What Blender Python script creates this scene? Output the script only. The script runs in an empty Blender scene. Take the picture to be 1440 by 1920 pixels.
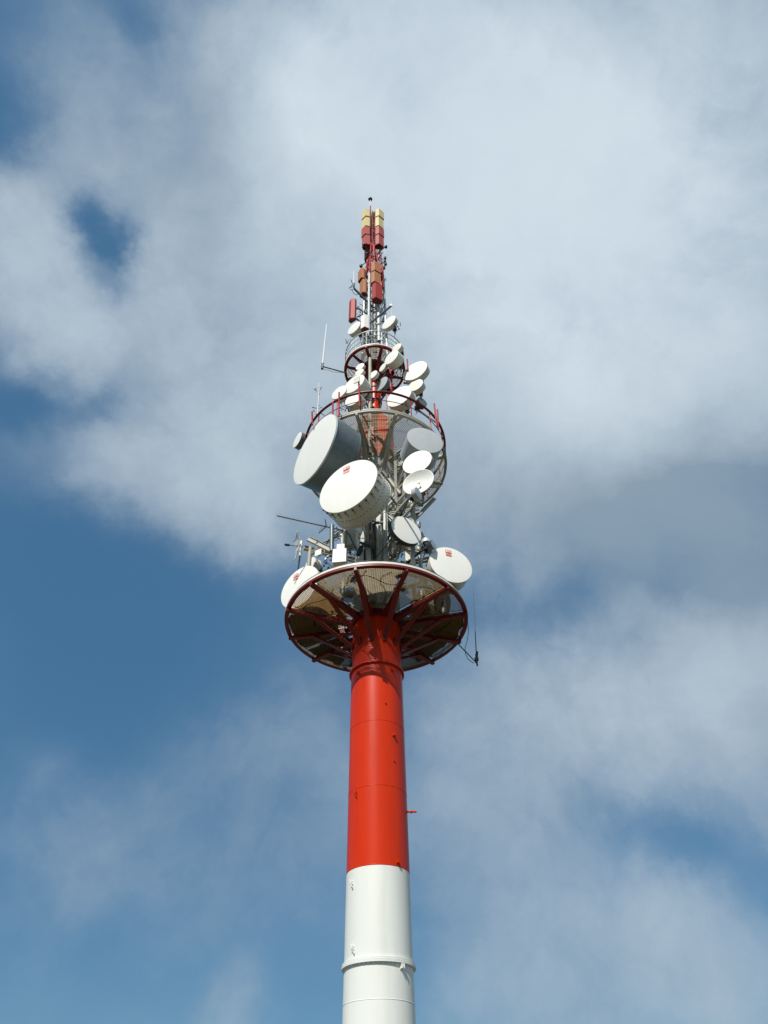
import bpy, math, random
from math import sin, cos, tan, atan, atan2, radians as R, pi, sqrt, hypot
from mathutils import Vector, Matrix
random.seed(7)
scene = bpy.context.scene
col = scene.collection

# ------------------------------------------------------------------ camera
PITCH, ROLL, FPX = R(44.8), R(1.05), 1330.0     # look up, slight roll, focal length in pixels of a 1440x1920 frame
CAMZ = 1.6
cd = bpy.data.cameras.new('camera'); cam = bpy.data.objects.new('camera', cd); col.objects.link(cam)
cd.sensor_fit = 'VERTICAL'; cd.sensor_height = 36.0; cd.lens = 36.0*FPX/1920.0
cd.clip_end = 20000; cd.clip_start = 0.1
cam.matrix_world = Matrix.Translation((0, 0, CAMZ)) @ Matrix.Rotation(pi/2+PITCH, 4, 'X') @ Matrix.Rotation(-ROLL, 4, 'Z')
scene.camera = cam

# ------------------------------------------------------------------ colour management
scene.view_settings.view_transform = 'Standard'
try: scene.view_settings.look = 'None'
except Exception: pass
scene.view_settings.exposure = 0.0; scene.view_settings.gamma = 1.0
scene.view_settings.use_curve_mapping = False

# ------------------------------------------------------------------ sun + sky
SUN_EL, SUN_AZ = R(47), R(-21)      # azimuth measured from "behind the camera", negative = camera-left
sun_dir = Vector((sin(SUN_AZ)*cos(SUN_EL), -cos(SUN_AZ)*cos(SUN_EL), sin(SUN_EL)))   # towards the sun
sl = bpy.data.lights.new('sun', 'SUN'); sl.energy = 5.0; sl.angle = R(0.53); sl.color = (1.0, 0.955, 0.88)
so = bpy.data.objects.new('sun', sl); col.objects.link(so)
so.rotation_euler = sun_dir.to_track_quat('Z', 'Y').to_euler(); so.location = (-30, -60, 80)

def pix_dir(px, py):
    u, v = px-720.0, 960.0-py
    u, v = u*cos(ROLL)+v*sin(ROLL), -u*sin(ROLL)+v*cos(ROLL)
    f, up = Vector((0, cos(PITCH), sin(PITCH))), Vector((0, -sin(PITCH), cos(PITCH)))
    return (f*FPX + Vector((1, 0, 0))*u + up*v).normalized()

world = bpy.data.worlds.new('World'); scene.world = world; world.use_nodes = True
nt = world.node_tree; N = nt.nodes; L = nt.links
for n in list(N): N.remove(n)
def nd(t, **k):
    n = N.new(t)
    for a, b in k.items(): setattr(n, a, b)
    return n
def math_(op, a, b=None, c=None, clamp=False):
    n = nd('ShaderNodeMath', operation=op, use_clamp=clamp)
    for i, s in enumerate((a, b, c)):
        if s is None: continue
        if isinstance(s, (int, float)): n.inputs[i].default_value = s
        else: L.new(s, n.inputs[i])
    return n.outputs[0]
sky = nd('ShaderNodeTexSky', sky_type='NISHITA'); sky.sun_disc = False
sky.sun_elevation = SUN_EL; sky.sun_rotation = atan2(sun_dir.x, sun_dir.y)
sky.altitude = 300; sky.air_density = 1.0; sky.dust_density = 0.6; sky.ozone_density = 1.6
tc = nd('ShaderNodeTexCoord')
# clouds live at fixed directions in the sky; the direction is bent by noise so their edges are ragged
def noise(vec, scale, detail, rough, dist=0.0):
    n = nd('ShaderNodeTexNoise', noise_dimensions='3D'); n.inputs['Scale'].default_value = scale
    n.inputs['Detail'].default_value = detail; n.inputs['Roughness'].default_value = rough; n.inputs['Distortion'].default_value = dist
    L.new(vec, n.inputs['Vector']); return n
DIRV = tc.outputs['Generated']
def bend(vec, scale, detail, rough, amt):
    w = noise(vec, scale, detail, rough)
    sub = nd('ShaderNodeVectorMath', operation='SUBTRACT'); L.new(w.outputs['Color'], sub.inputs[0]); sub.inputs[1].default_value = (.5, .5, .5)
    scl = nd('ShaderNodeVectorMath', operation='SCALE'); L.new(sub.outputs[0], scl.inputs[0]); scl.inputs['Scale'].default_value = amt
    ad = nd('ShaderNodeVectorMath', operation='ADD'); L.new(vec, ad.inputs[0]); L.new(scl.outputs[0], ad.inputs[1])
    return ad.outputs[0]
WV = bend(DIRV, 4.5, 8, 0.62, .15)
FV = bend(DIRV, 5.5, 7, 0.62, .14)       # finer bend for the billows
def blob_sum(blobs, base):
    acc = None
    for (px, py, rad, amp) in blobs:
        c = pix_dir(px, py)
        ang = rad*0.5*((pix_dir(px+10, py)-c).length + (pix_dir(px, py+10)-c).length)/10
        d = nd('ShaderNodeVectorMath', operation='DISTANCE'); L.new(WV, d.inputs[0]); d.inputs[1].default_value = c
        m = nd('ShaderNodeMapRange', interpolation_type='SMOOTHERSTEP')
        L.new(d.outputs['Value'], m.inputs['Value'])
        m.inputs['From Min'].default_value = 0; m.inputs['From Max'].default_value = ang*1.55
        m.inputs['To Min'].default_value = amp; m.inputs['To Max'].default_value = 0
        acc = m.outputs[0] if acc is None else math_('ADD', acc, m.outputs[0])
    return math_('ADD', acc, base)
COVER = [(720, 150, 330, .75), (1200, 150, 430, .85), (1250, 560, 430, .9), (850, 520, 350, .9), (520, 130, 170, .30), (360, 120, 160, .26), (200, 260, 150, .30), (110, 90, 130, .24), (60, 230, 90, .15), (380, 330, 200, .40), (570, 330, 200, .4),
         (420, 600, 220, .6), (90, 520, 170, .72), (30, 400, 110, .45), (260, 640, 160, .45), (540, 830, 230, .85), (420, 930, 150, .55), (300, 830, 120, .35), (90, 660, 120, .40), (330, 480, 120, .45), (130, 330, 110, .3),
         (930, 830, 280, .8), (1130, 880, 230, .65), (1400, 800, 250, .75), (1250, 1000, 190, .50), (1420, 1060, 140, .35), (930, 1050, 150, .32), (720, 1030, 140, .25),
         (1100, 1310, 180, .58), (1280, 1300, 180, .62), (1430, 1280, 180, .62), (960, 1420, 190, .40), (880, 1280, 120, .25), (1420, 1480, 140, .42), (1250, 1450, 120, .25), (1380, 1180, 140, .25), (1100, 1480, 130, .3),
         (1180, 1710, 160, .50), (1030, 1790, 180, .32), (1330, 1760, 160, .32), (1230, 1900, 180, .28), (930, 1880, 180, .25), (1420, 1900, 130, .28), (900, 1620, 170, .28),
         (230, 1570, 120, .26), (130, 1640, 120, .20), (420, 1470, 140, .24), (470, 1640, 130, .20), (560, 1380, 120, .24), (60, 1500, 120, .20), (430, 1900, 100, .34), (650, 1560, 140, .22), (330, 1680, 120, .2), (60, 1480, 60, .1),
         (160, 375, 55, -.34), (185, 430, 60, -.36), (225, 455, 50, -.20), (195, 500, 60, -.36), (170, 540, 50, -.22), (120, 365, 55, -.22), (255, 420, 40, -.10), (195, 460, 130, -.20), (180, 468, 26, .16), (300, 170, 60, -.15), (240, 50, 60, -.14), (40, 300, 60, -.14), (10, 230, 100, -.2), (50, 750, 80, -.20), (165, 775, 60, -.22), (120, 850, 130, .22), (150, 700, 110, .12), (240, 900, 110, .20), (0, 720, 80, -.10), (280, 740, 50, -.18), (230, 170, 70, -.12),
         (60, 1000, 160, -.22), (60, 790, 90, -.08), (260, 1180, 260, -.22), (120, 1260, 220, -.12), (1050, 1140, 90, -.22), (1180, 1570, 80, -.20), (1290, 1590, 70, -.16), (1430, 1660, 80, -.12)]
n1 = noise(FV, 3.6, 10, 0.60, 0.2)
n2 = noise(DIRV, 1.4, 3, 0.5)
front = nd('ShaderNodeVectorMath', operation='DISTANCE'); L.new(DIRV, front.inputs[0]); front.inputs[1].default_value = pix_dir(720, 960)
fr = nd('ShaderNodeMapRange', interpolation_type='SMOOTHSTEP'); L.new(front.outputs['Value'], fr.inputs['Value'])
fr.inputs['From Min'].default_value = .75; fr.inputs['From Max'].default_value = 1.2; fr.inputs['To Min'].default_value = 0; fr.inputs['To Max'].default_value = 1
away = math_('MULTIPLY', fr.outputs[0], math_('MULTIPLY_ADD', n2.outputs['Fac'], 2.4, -.75))     # outside the frame scattered clouds carry on
dens = math_('ADD', blob_sum(COVER, 0.0), away)
dens = math_('MULTIPLY', dens, math_('MULTIPLY_ADD', n1.outputs['Fac'], 2.1, -.05))
dens = math_('SMOOTH_MAX', math_('ADD', dens, math_('MULTIPLY_ADD', n1.outputs['Fac'], .55, -.285)), 0.0, 0.36)
trans = math_('POWER', 2.71828, math_('MULTIPLY', dens, -1.75))
alpha = math_('SUBTRACT', 1.0, trans)
# cloud brightness: sunlit parts against grey bellies, with relief from the side the sun stands on
BRIGHT = [(180, 250, 220, .15), (1180, 1300, 220, .16), (1200, 1700, 220, .12), (700, 110, 300, .55), (1250, 380, 520, .42), (900, 450, 420, .36), (110, 560, 200, .22), (480, 900, 220, .12), (560, 620, 200, .08), (400, 320, 180, -.14), (620, 300, 120, -.10),
          (1370, 990, 200, -.75), (1150, 1020, 200, -.30), (1250, 1290, 260, .0), (1180, 1720, 300, -.12), (350, 1600, 350, -.24), (120, 250, 180, -.12), (800, 930, 260, -.22), (1050, 1000, 200, -.15)]
off = nd('ShaderNodeVectorMath', operation='ADD'); L.new(FV, off.inputs[0]); off.inputs[1].default_value = (-.02, .02, .05)
n4 = noise(off.outputs[0], 3.6, 10, 0.60, 0.2)
relief = math_('MULTIPLY', math_('SUBTRACT', n1.outputs['Fac'], n4.outputs['Fac']), .6)
n3 = noise(DIRV, 2.4, 4, 0.5)
br = math_('ADD', blob_sum(BRIGHT, 0.42), math_('MULTIPLY', math_('SUBTRACT', n3.outputs['Fac'], .5), .45))
br = math_('ADD', br, relief, clamp=True)
cc = nd('ShaderNodeMixRGB'); L.new(br, cc.inputs['Fac'])
SKY_S = 0.10
cc.inputs['Color1'].default_value = (2.6, 3.5, 4.4, 1); cc.inputs['Color2'].default_value = (6.5, 7.5, 8.25, 1)
tint = nd('ShaderNodeMixRGB', blend_type='MULTIPLY'); tint.inputs['Fac'].default_value = 1; L.new(sky.outputs[0], tint.inputs['Color1']); tint.inputs['Color2'].default_value = (0.68, 0.96, 0.98, 1)
even = nd('ShaderNodeMixRGB'); even.inputs['Fac'].default_value = .62; L.new(tint.outputs[0], even.inputs['Color1']); even.inputs['Color2'].default_value = (.56, 1.74, 3.4, 1)   # evenly moist air
mx = nd('ShaderNodeMixRGB'); L.new(alpha, mx.inputs['Fac']); L.new(even.outputs[0], mx.inputs['Color1']); L.new(cc.outputs[0], mx.inputs['Color2'])
bg = nd('ShaderNodeBackground'); bg.inputs['Strength'].default_value = SKY_S; L.new(mx.outputs[0], bg.inputs['Color'])
ow = nd('ShaderNodeOutputWorld'); L.new(bg.outputs[0], ow.inputs['Surface'])

# ------------------------------------------------------------------ materials
def mat(name, color, rough=.5, metal=0.0, var=.12, scale=6.0, dirt=None, dirt_amt=0.0, bump=0.0, streak=False, spec=.5):
    m = bpy.data.materials.new(name); m.use_nodes = True
    t = m.node_tree; n = t.nodes; l = t.links
    b = n['Principled BSDF']; b.inputs['Roughness'].default_value = rough; b.inputs['Metallic'].default_value = metal
    b.inputs['Specular IOR Level'].default_value = spec
    c = n.new('ShaderNodeTexCoord'); mp = n.new('ShaderNodeMapping'); l.new(c.outputs['Object'], mp.inputs['Vector'])
    if streak: mp.inputs['Scale'].default_value = (1, 1, .12)
    no = n.new('ShaderNodeTexNoise'); no.inputs['Scale'].default_value = scale; no.inputs['Detail'].default_value = 5; no.inputs['Roughness'].default_value = .6
    l.new(mp.outputs[0], no.inputs['Vector'])
    cr = n.new('ShaderNodeValToRGB'); l.new(no.outputs['Fac'], cr.inputs['Fac'])
    lo = [x*(1-var) for x in color]; hi = [min(1, x*(1+var)) for x in color]
    cr.color_ramp.elements[0].position = .3; cr.color_ramp.elements[0].color = (*lo, 1)
    cr.color_ramp.elements[1].position = .7; cr.color_ramp.elements[1].color = (*hi, 1)
    out = cr.outputs[0]
    if dirt:
        n2_ = n.new('ShaderNodeTexNoise'); n2_.inputs['Scale'].default_value = scale*.6; n2_.inputs['Detail'].default_value = 8; n2_.inputs['Roughness'].default_value = .7
        l.new(mp.outputs[0], n2_.inputs['Vector'])
        r2 = n.new('ShaderNodeValToRGB'); r2.color_ramp.elements[0].position = .5; r2.color_ramp.elements[1].position = .72
        l.new(n2_.outputs['Fac'], r2.inputs['Fac'])
        mu = n.new('ShaderNodeMath'); mu.operation = 'MULTIPLY'; mu.inputs[1].default_value = dirt_amt; l.new(r2.outputs[0], mu.inputs[0])
        mi = n.new('ShaderNodeMixRGB'); l.new(mu.outputs[0], mi.inputs['Fac']); l.new(out, mi.inputs['Color1']); mi.inputs['Color2'].default_value = (*dirt, 1)
        out = mi.outputs[0]
    l.new(out, b.inputs['Base Color'])
    rr = n.new('ShaderNodeMapRange'); l.new(no.outputs['Fac'], rr.inputs['Value']); rr.inputs['To Min'].default_value = max(0, rough-.08); rr.inputs['To Max'].default_value = min(1, rough+.1)
    l.new(rr.outputs[0], b.inputs['Roughness'])
    if bump:
        bp = n.new('ShaderNodeBump'); bp.inputs['Strength'].default_value = bump; bp.inputs['Distance'].default_value = .02
        l.new(no.outputs['Fac'], bp.inputs['Height']); l.new(bp.outputs[0], b.inputs['Normal'])
    return m
M = {
 'red': mat('red_paint', (.56, .028, .001), .33, var=.09, scale=1.8, dirt=(.34, .014, .003), dirt_amt=.5, streak=True, spec=.24),
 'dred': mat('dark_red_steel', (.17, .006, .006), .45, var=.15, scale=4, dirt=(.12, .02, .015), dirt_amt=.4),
 'rail': mat('red_rail_paint', (.34, .013, .014), .45, spec=.25, var=.2, scale=8),
 'white': mat('white_paint', (.70, .715, .675), .42, var=.035, scale=1.4, dirt=(.56, .57, .51), dirt_amt=.6, streak=True),
 'fascia': mat('fascia_paint', (.74, .72, .64), .5, var=.06, scale=5, dirt=(.5, .48, .4), dirt_amt=.4),
 'grey': mat('grey_green_paint', (.60, .62, .58), .5, var=.10, scale=3, dirt=(.28, .29, .25), dirt_amt=.5),
 'beige': mat('beige_steel', (.36, .345, .28), .55, var=.12, scale=5, dirt=(.22, .18, .12), dirt_amt=.5),
 'zinc': mat('galvanised_steel', (.60, .62, .63), .42, metal=.15, var=.2, scale=14),
 'grating': mat('weathered_galvanised_grating', (.25, .20, .115), .5, metal=.2, var=.22, scale=9, dirt=(.40, .26, .10), dirt_amt=.6),
 'grating_orange': mat('orange_brown_grating', (.34, .20, .06), .55, metal=.1, var=.25, scale=9, dirt=(.22, .11, .03), dirt_amt=.6),
 'radome': mat('white_radome', (.79, .79, .75), .5, var=.025, scale=2, dirt=(.68, .68, .62), dirt_amt=.5, streak=True),
 'radome2': mat('cream_radome', (.74, .72, .62), .5, var=.03, scale=3, dirt=(.62, .59, .48), dirt_amt=.3),
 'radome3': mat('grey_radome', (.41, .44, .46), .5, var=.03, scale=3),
 'shroud': mat('white_shroud', (.68, .68, .62), .5, var=.05, scale=3, dirt=(.46, .43, .34), dirt_amt=.5),
 'dshroud': mat('aluminium_shroud', (.13, .165, .185), .42, metal=.2, var=.12, scale=4, dirt=(.2, .22, .22), dirt_amt=.5),
 'black': mat('black_plastic', (.02, .024, .026), .45, var=.2, scale=12),
 'dark': mat('dark_steel', (.055, .065, .068), .5, metal=.2, var=.25, scale=12),
 'yellow': mat('yellow_fibreglass', (.62, .52, .26), .55, spec=.25, var=.08, scale=5, dirt=(.50, .42, .22), dirt_amt=.4),
 'salmon': mat('faded_red_fibreglass', (.40, .085, .070), .55, spec=.25, var=.08, scale=5, dirt=(.36, .09, .08), dirt_amt=.4),
 'brick': mat('red_fibreglass', (.34, .040, .026), .5, spec=.25, var=.08, scale=5),
 'brown': mat('orange_brown_fibreglass', (.42, .17, .075), .55, spec=.25, var=.08, scale=5, dirt=(.34, .13, .06), dirt_amt=.4),
 'shade_red': mat('red_in_shade', (.14, .015, .012), .6, var=.2, scale=8),  # red darkened so that its colour holds the shade at the panels
 'print_red': mat('print_red', (.62, .06, .035), .5, var=.03),
 'print_white': mat('print_white', (.82, .80, .76), .5, var=.02),
 'rust': mat('rust', (.14, .07, .035), .8, var=.3, scale=20),
}

# ------------------------------------------------------------------ mesh helpers
class MB:
    def __init__(s): s.v = []; s.f = []
    def add(s, vs, fs):
        o = len(s.v); s.v += [tuple(x) for x in vs]; s.f += [tuple(i+o for i in f) for f in fs]; return s
    def box(s, c, size, rot=None):
        c = Vector(c); hx, hy, hz = [x/2 for x in size]
        vs = [Vector((x, y, z)) for x in (-hx, hx) for y in (-hy, hy) for z in (-hz, hz)]
        if rot is not None: vs = [rot @ q for q in vs]
        return s.add([c+q for q in vs], [(0, 1, 3, 2), (4, 6, 7, 5), (0, 4, 5, 1), (2, 3, 7, 6), (0, 2, 6, 4), (1, 5, 7, 3)])
    def beam(s, a, b, w, h, up=Vector((0, 0, 1)), w2=None, h2=None):
        a, b = Vector(a), Vector(b); d = (b-a).normalized()
        sd = d.cross(up)
        if sd.length < 1e-4: sd = d.cross(Vector((1, 0, 0)))
        sd.normalize(); u = sd.cross(d).normalized()
        w2 = w2 or w; h2 = h2 or h; vs = []
        for p, ww, hh in ((a, w, h), (b, w2, h2)):
            vs += [p+sd*(-ww/2)+u*(-hh/2), p+sd*(ww/2)+u*(-hh/2), p+sd*(ww/2)+u*(hh/2), p+sd*(-ww/2)+u*(hh/2)]
        return s.add(vs, [(0, 1, 2, 3), (7, 6, 5, 4), (0, 4, 5, 1), (1, 5, 6, 2), (2, 6, 7, 3), (3, 7, 4, 0)])
    def ibeam(s, a, b, w, h, t=.012):
        a, b = Vector(a), Vector(b); d = (b-a).normalized(); sd = d.cross(Vector((0, 0, 1)))
        if sd.length < 1e-4: sd = Vector((1, 0, 0))
        sd.normalize(); u = sd.cross(d).normalized()
        s.beam(a+u*(h/2-t/2), b+u*(h/2-t/2), w, t); s.beam(a-u*(h/2-t/2), b-u*(h/2-t/2), w, t); s.beam(a, b, t, h-2*t-.002)
        return s
    def tube(s, a, b, r, n=10, r2=None, caps=True):
        a, b = Vector(a), Vector(b); d = (b-a).normalized()
        x = d.cross(Vector((0, 0, 1)))
        if x.length < 1e-3: x = Vector((1, 0, 0))
        x.normalize(); y = d.cross(x); r2 = r if r2 is None else r2; vs = []
        for p, rr in ((a, r), (b, r2)):
            vs += [p + x*(rr*cos(2*pi*i/n)) + y*(rr*sin(2*pi*i/n)) for i in range(n)]
        fs = [(i, (i+1) % n, n+(i+1) % n, n+i) for i in range(n)]
        if caps: fs += [tuple(range(n-1, -1, -1)), tuple(range(n, 2*n))]
        return s.add(vs, fs)
    def path(s, pts, r, n=6):
        pts = [Vector(p) for p in pts]
        for a, b in zip(pts, pts[1:]): s.tube(a, b, r, n)
        return s
    def lathe(s, prof, n=32, origin=(0, 0, 0), axis=Vector((0, 0, 1)), closed=False):
        """prof: (radius, distance along axis); a radius of 0 closes to a point"""
        o = Vector(origin); ax = Vector(axis).normalized()
        x = ax.orthogonal().normalized() if abs(ax.z) > .99 else Vector((0, 0, 1)).cross(ax).normalized()
        y = ax.cross(x); vs = []; fs = []
        rows = []
        for (r, t) in prof:
            if r < 1e-6: rows.append([len(vs)]); vs.append(o+ax*t)
            else:
                rows.append(list(range(len(vs), len(vs)+n)))
                vs += [o+ax*t+x*(r*cos(2*pi*i/n))+y*(r*sin(2*pi*i/n)) for i in range(n)]
        pr = list(zip(rows, rows[1:])) + ([(rows[-1], rows[0])] if closed else [])
        for A, B in pr:
            for i in range(n):
                j = (i+1) % n
                if len(A) == 1 and len(B) == 1: continue
                if len(A) == 1: fs.append((A[0], B[j], B[i]))
                elif len(B) == 1: fs.append((A[i], A[j], B[0]))
                else: fs.append((A[i], A[j], B[j], B[i]))
        return s.add(vs, fs)
    def build(s, name, m, parent=None, origin=None, smooth=True, kind=None, label=None, bevel=0):
        me = bpy.data.meshes.new(name)
        o = Vector(origin) if origin is not None else (root_of(parent) if parent is not None else Vector((0, 0, 0)))
        me.from_pydata([tuple(Vector(q)-o) for q in s.v], [], s.f)
        me.validate(); me.update()
        import bmesh
        bm = bmesh.new(); bm.from_mesh(me); bmesh.ops.recalc_face_normals(bm, faces=bm.faces); bm.to_mesh(me); bm.free()
        if smooth:
            for p in me.polygons: p.use_smooth = True
            me.set_sharp_from_angle(angle=R(35))
        me.materials.append(M[m] if isinstance(m, str) else m)
        ob = bpy.data.objects.new(name, me); col.objects.link(ob)
        if parent is not None: ob.parent = parent
        else: ob.location = o
        if kind: ob['kind'] = kind
        if label: ob['label'] = label
        return ob
def root_of(o):
    while o.parent is not None: o = o.parent
    return o.location.copy()
def thing(name, label, cat, loc, group=None):
    o = bpy.data.objects.new(name, None); col.objects.link(o); o.empty_display_size = .2
    o.location = loc; o['label'] = label; o['category'] = cat
    if group: o['group'] = group
    return o
def copy_part(src, parent, rotz=0.0):
    c = src.copy(); col.objects.link(c); c.parent = parent; c.rotation_euler = (0, 0, rotz); return c

AX, AY = -0.364, 22.0        # the tower's axis
def at(px, py, Y):
    """the point of the vertical plane y = Y that the photograph shows at a pixel"""
    d = pix_dir(px, py); return Vector((0, 0, CAMZ)) + d*(Y/d.y)
def depth_of(p):
    return p.y*cos(PITCH) + (p.z-CAMZ)*sin(PITCH)
def pol(r, deg, z):
    """point round the tower axis; 0 degrees faces the camera, positive to the right"""
    return Vector((AX + r*sin(R(deg)), AY - r*cos(R(deg)), z))

# ------------------------------------------------------------------ ground (below the frame)
def ground():
    m = bpy.data.materials.new('ground_grass_gravel'); m.use_nodes = True; t = m.node_tree; n = t.nodes; l = t.links
    b = n['Principled BSDF']; b.inputs['Roughness'].default_value = .95
    c = n.new('ShaderNodeTexCoord'); no = n.new('ShaderNodeTexNoise'); no.inputs['Scale'].default_value = .12; no.inputs['Detail'].default_value = 10
    l.new(c.outputs['Object'], no.inputs['Vector']); cr = n.new('ShaderNodeValToRGB'); l.new(no.outputs['Fac'], cr.inputs['Fac'])
    e = cr.color_ramp.elements; e[0].position = .42; e[0].color = (.035, .045, .018, 1); e[1].position = .6; e[1].color = (.11, .10, .065, 1)
    l.new(cr.outputs[0], b.inputs['Base Color'])
    S = 6000; k = 24; vs = []; fs = []
    for j in range(k+1):
        for i in range(k+1):
            f = lambda q: (abs(2*q/k-1)**2.2)*(1 if q > k/2 else -1)
            x, y = f(i)*S, f(j)*S
            r_ = hypot(x, y); z = 0 if r_ < 60 else -min(60, (r_-60)*.05)*(.6+.4*sin(x*.004+1)*cos(y*.003))
            vs.append((x, y, z))
    for j in range(k):
        for i in range(k): a = j*(k+1)+i; fs.append((a, a+1, a+k+2, a+k+1))
    MB().add(vs, fs).build('ground', m, kind='structure')
    o = MB().lathe([(0, .30), (3.2, .30), (3.25, .25), (3.25, -.3)], 48, (AX, AY, 0)).build('concrete_base', mat('concrete', (.33, .32, .30), .9, var=.12, scale=4, bump=.3), kind='structure')
ground()

# ------------------------------------------------------------------ tower
T = thing('telecom_tower', 'tall red and white tubular steel telecom tower with three round grated platforms', 'tower', (AX, AY, 0))
O = Vector((AX, AY, 0))
RS = .92
def shaft(name, prof, m, n=96): return MB().lathe(prof, n, (AX, AY, 0)).build(name, m, T)
shaft('white_shaft', [(.965, .30), (.93, 6.25)], 'white')
shaft('white_shaft_section', [(.925, 6.37), (.919, 8.60)], 'white')
shaft('red_shaft', [(.919, 8.60), (.905, 15.22)], 'red')
shaft('red_shaft_head', [(.885, 15.34), (.885, 17.62)], 'red')
shaft('grey_shaft', [(.905, 17.62), (.905, 26.36)], 'grey')
shaft('upper_red_shaft', [(.905, 26.36), (.905, 29.2), (.86, 29.45), (.36, 29.6)], 'red')
shaft('top_column', [(.33, 29.6), (.33, 34.35)], 'red', 32)
def ring(name, m, parent, r0, r1, z0, z1, n=96):
    return MB().lathe([(r0, z0), (r1, z0), (r1, z1), (r0, z1)], n, (AX, AY, 0), closed=True).build(name, m, parent)
# flanges and weld seams
ring('flange', 'white', T, .90, .995, 6.25, 6.305); ring('flange', 'white', T, .90, .98, 6.312, 6.37)
ring('flange', 'red', T, .86, .975, 15.22, 15.275); ring('flange', 'red', T, .86, .955, 15.28, 15.34)
for z, r_, m_ in ((5.45, .934, 'white'), (10.9, .9142, 'red'), (13.05, .9097, 'red'), (8.62, .9190, 'red'), (20.0, .905, 'grey'), (22.2, .905, 'grey'), (24.4, .905, 'grey'), (28.0, .905, 'red')):
    MB().lathe([(r_-.004, z-.016), (r_+.005, z-.008), (r_+.007, z), (r_+.005, z+.008), (r_-.004, z+.016)], 96, (AX, AY, 0)).build('weld_seam', m_, T)
# small flange bolts
def bolts(z, r, m_, n=48):
    b = MB()
    for i in range(n):
        p = pol(r, i*360/n, z); b.tube(p, p-Vector((0, 0, .028)), .011, 6)
    b.build('flange_bolts', m_, T, smooth=False, kind='stuff')
bolts(6.25, .965, 'white'); bolts(15.22, .94, 'red')
# lugs welded on the shaft
def lug(px, py, m_, big=1.0, kind_=0):
    # find the point of the shaft surface under the pixel
    d = pix_dir(px, py); o = Vector((0, 0, CAMZ)) - Vector((AX, AY, 0)); r_ = .92
    a = d.x**2+d.y**2; b_ = 2*(o.x*d.x+o.y*d.y); c_ = o.x**2+o.y**2-r_*r_
    t_ = (-b_-sqrt(max(0, b_*b_-4*a*c_)))/(2*a); p = Vector((0, 0, CAMZ))+d*t_
    n_ = Vector((p.x-AX, p.y-AY, 0)).normalized(); tn = Vector((-n_.y, n_.x, 0)); rot = Matrix((n_, tn, Vector((0, 0, 1)))).transposed()
    b = MB()
    b.box(p+n_*.015*big, (.03*big, .10*big, .13*big), rot)
    b.box(p+n_*.06*big+tn*.03*big, (.08*big, .015, .10*big), rot); b.box(p+n_*.06*big-tn*.03*big, (.08*big, .015, .10*big), rot)
    if kind_: b.tube(p+n_*.05-tn*.09*big+Vector((0, 0, .10)), p+n_*.05+tn*.08*big-Vector((0, 0, .13)), .014, 8)
    b.build('lug', m_, T)
for (px, py, m_, bg_, k_) in ((738, 1378, 'red', .8, 0), (668, 1487, 'red', .7, 1), (745, 1616, 'red', .8, 0), (661, 1656, 'white', .7, 1), (663, 1778, 'white', .8, 1),
                        (752, 1812, 'white', 1.1, 0), (673, 1262, 'red', .9, 1), (735, 1256, 'red', .8, 0), (739, 1426, 'red', .35, 0), (723, 1318, 'red', .35, 0)):
    lug(px, py, m_, bg_, k_)
p = pol(.91, 82, 0); q = at(769, 1522, AY-.1)
MB().tube((q.x-.16, AY-.1, q.z), (q.x+.20, AY-.1, q.z), .03, 10).tube((q.x+.02, AY-.1, q.z), (q.x+.05, AY-.1, q.z), .055, 12).build('pipe_stub', 'red', T)
MB().tube(pol(.91, -12, 0)+Vector((0, 0, 6.42)), pol(.93, -46, 6.9), .006, 5).build('dead_wire', 'grey', T)

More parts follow.
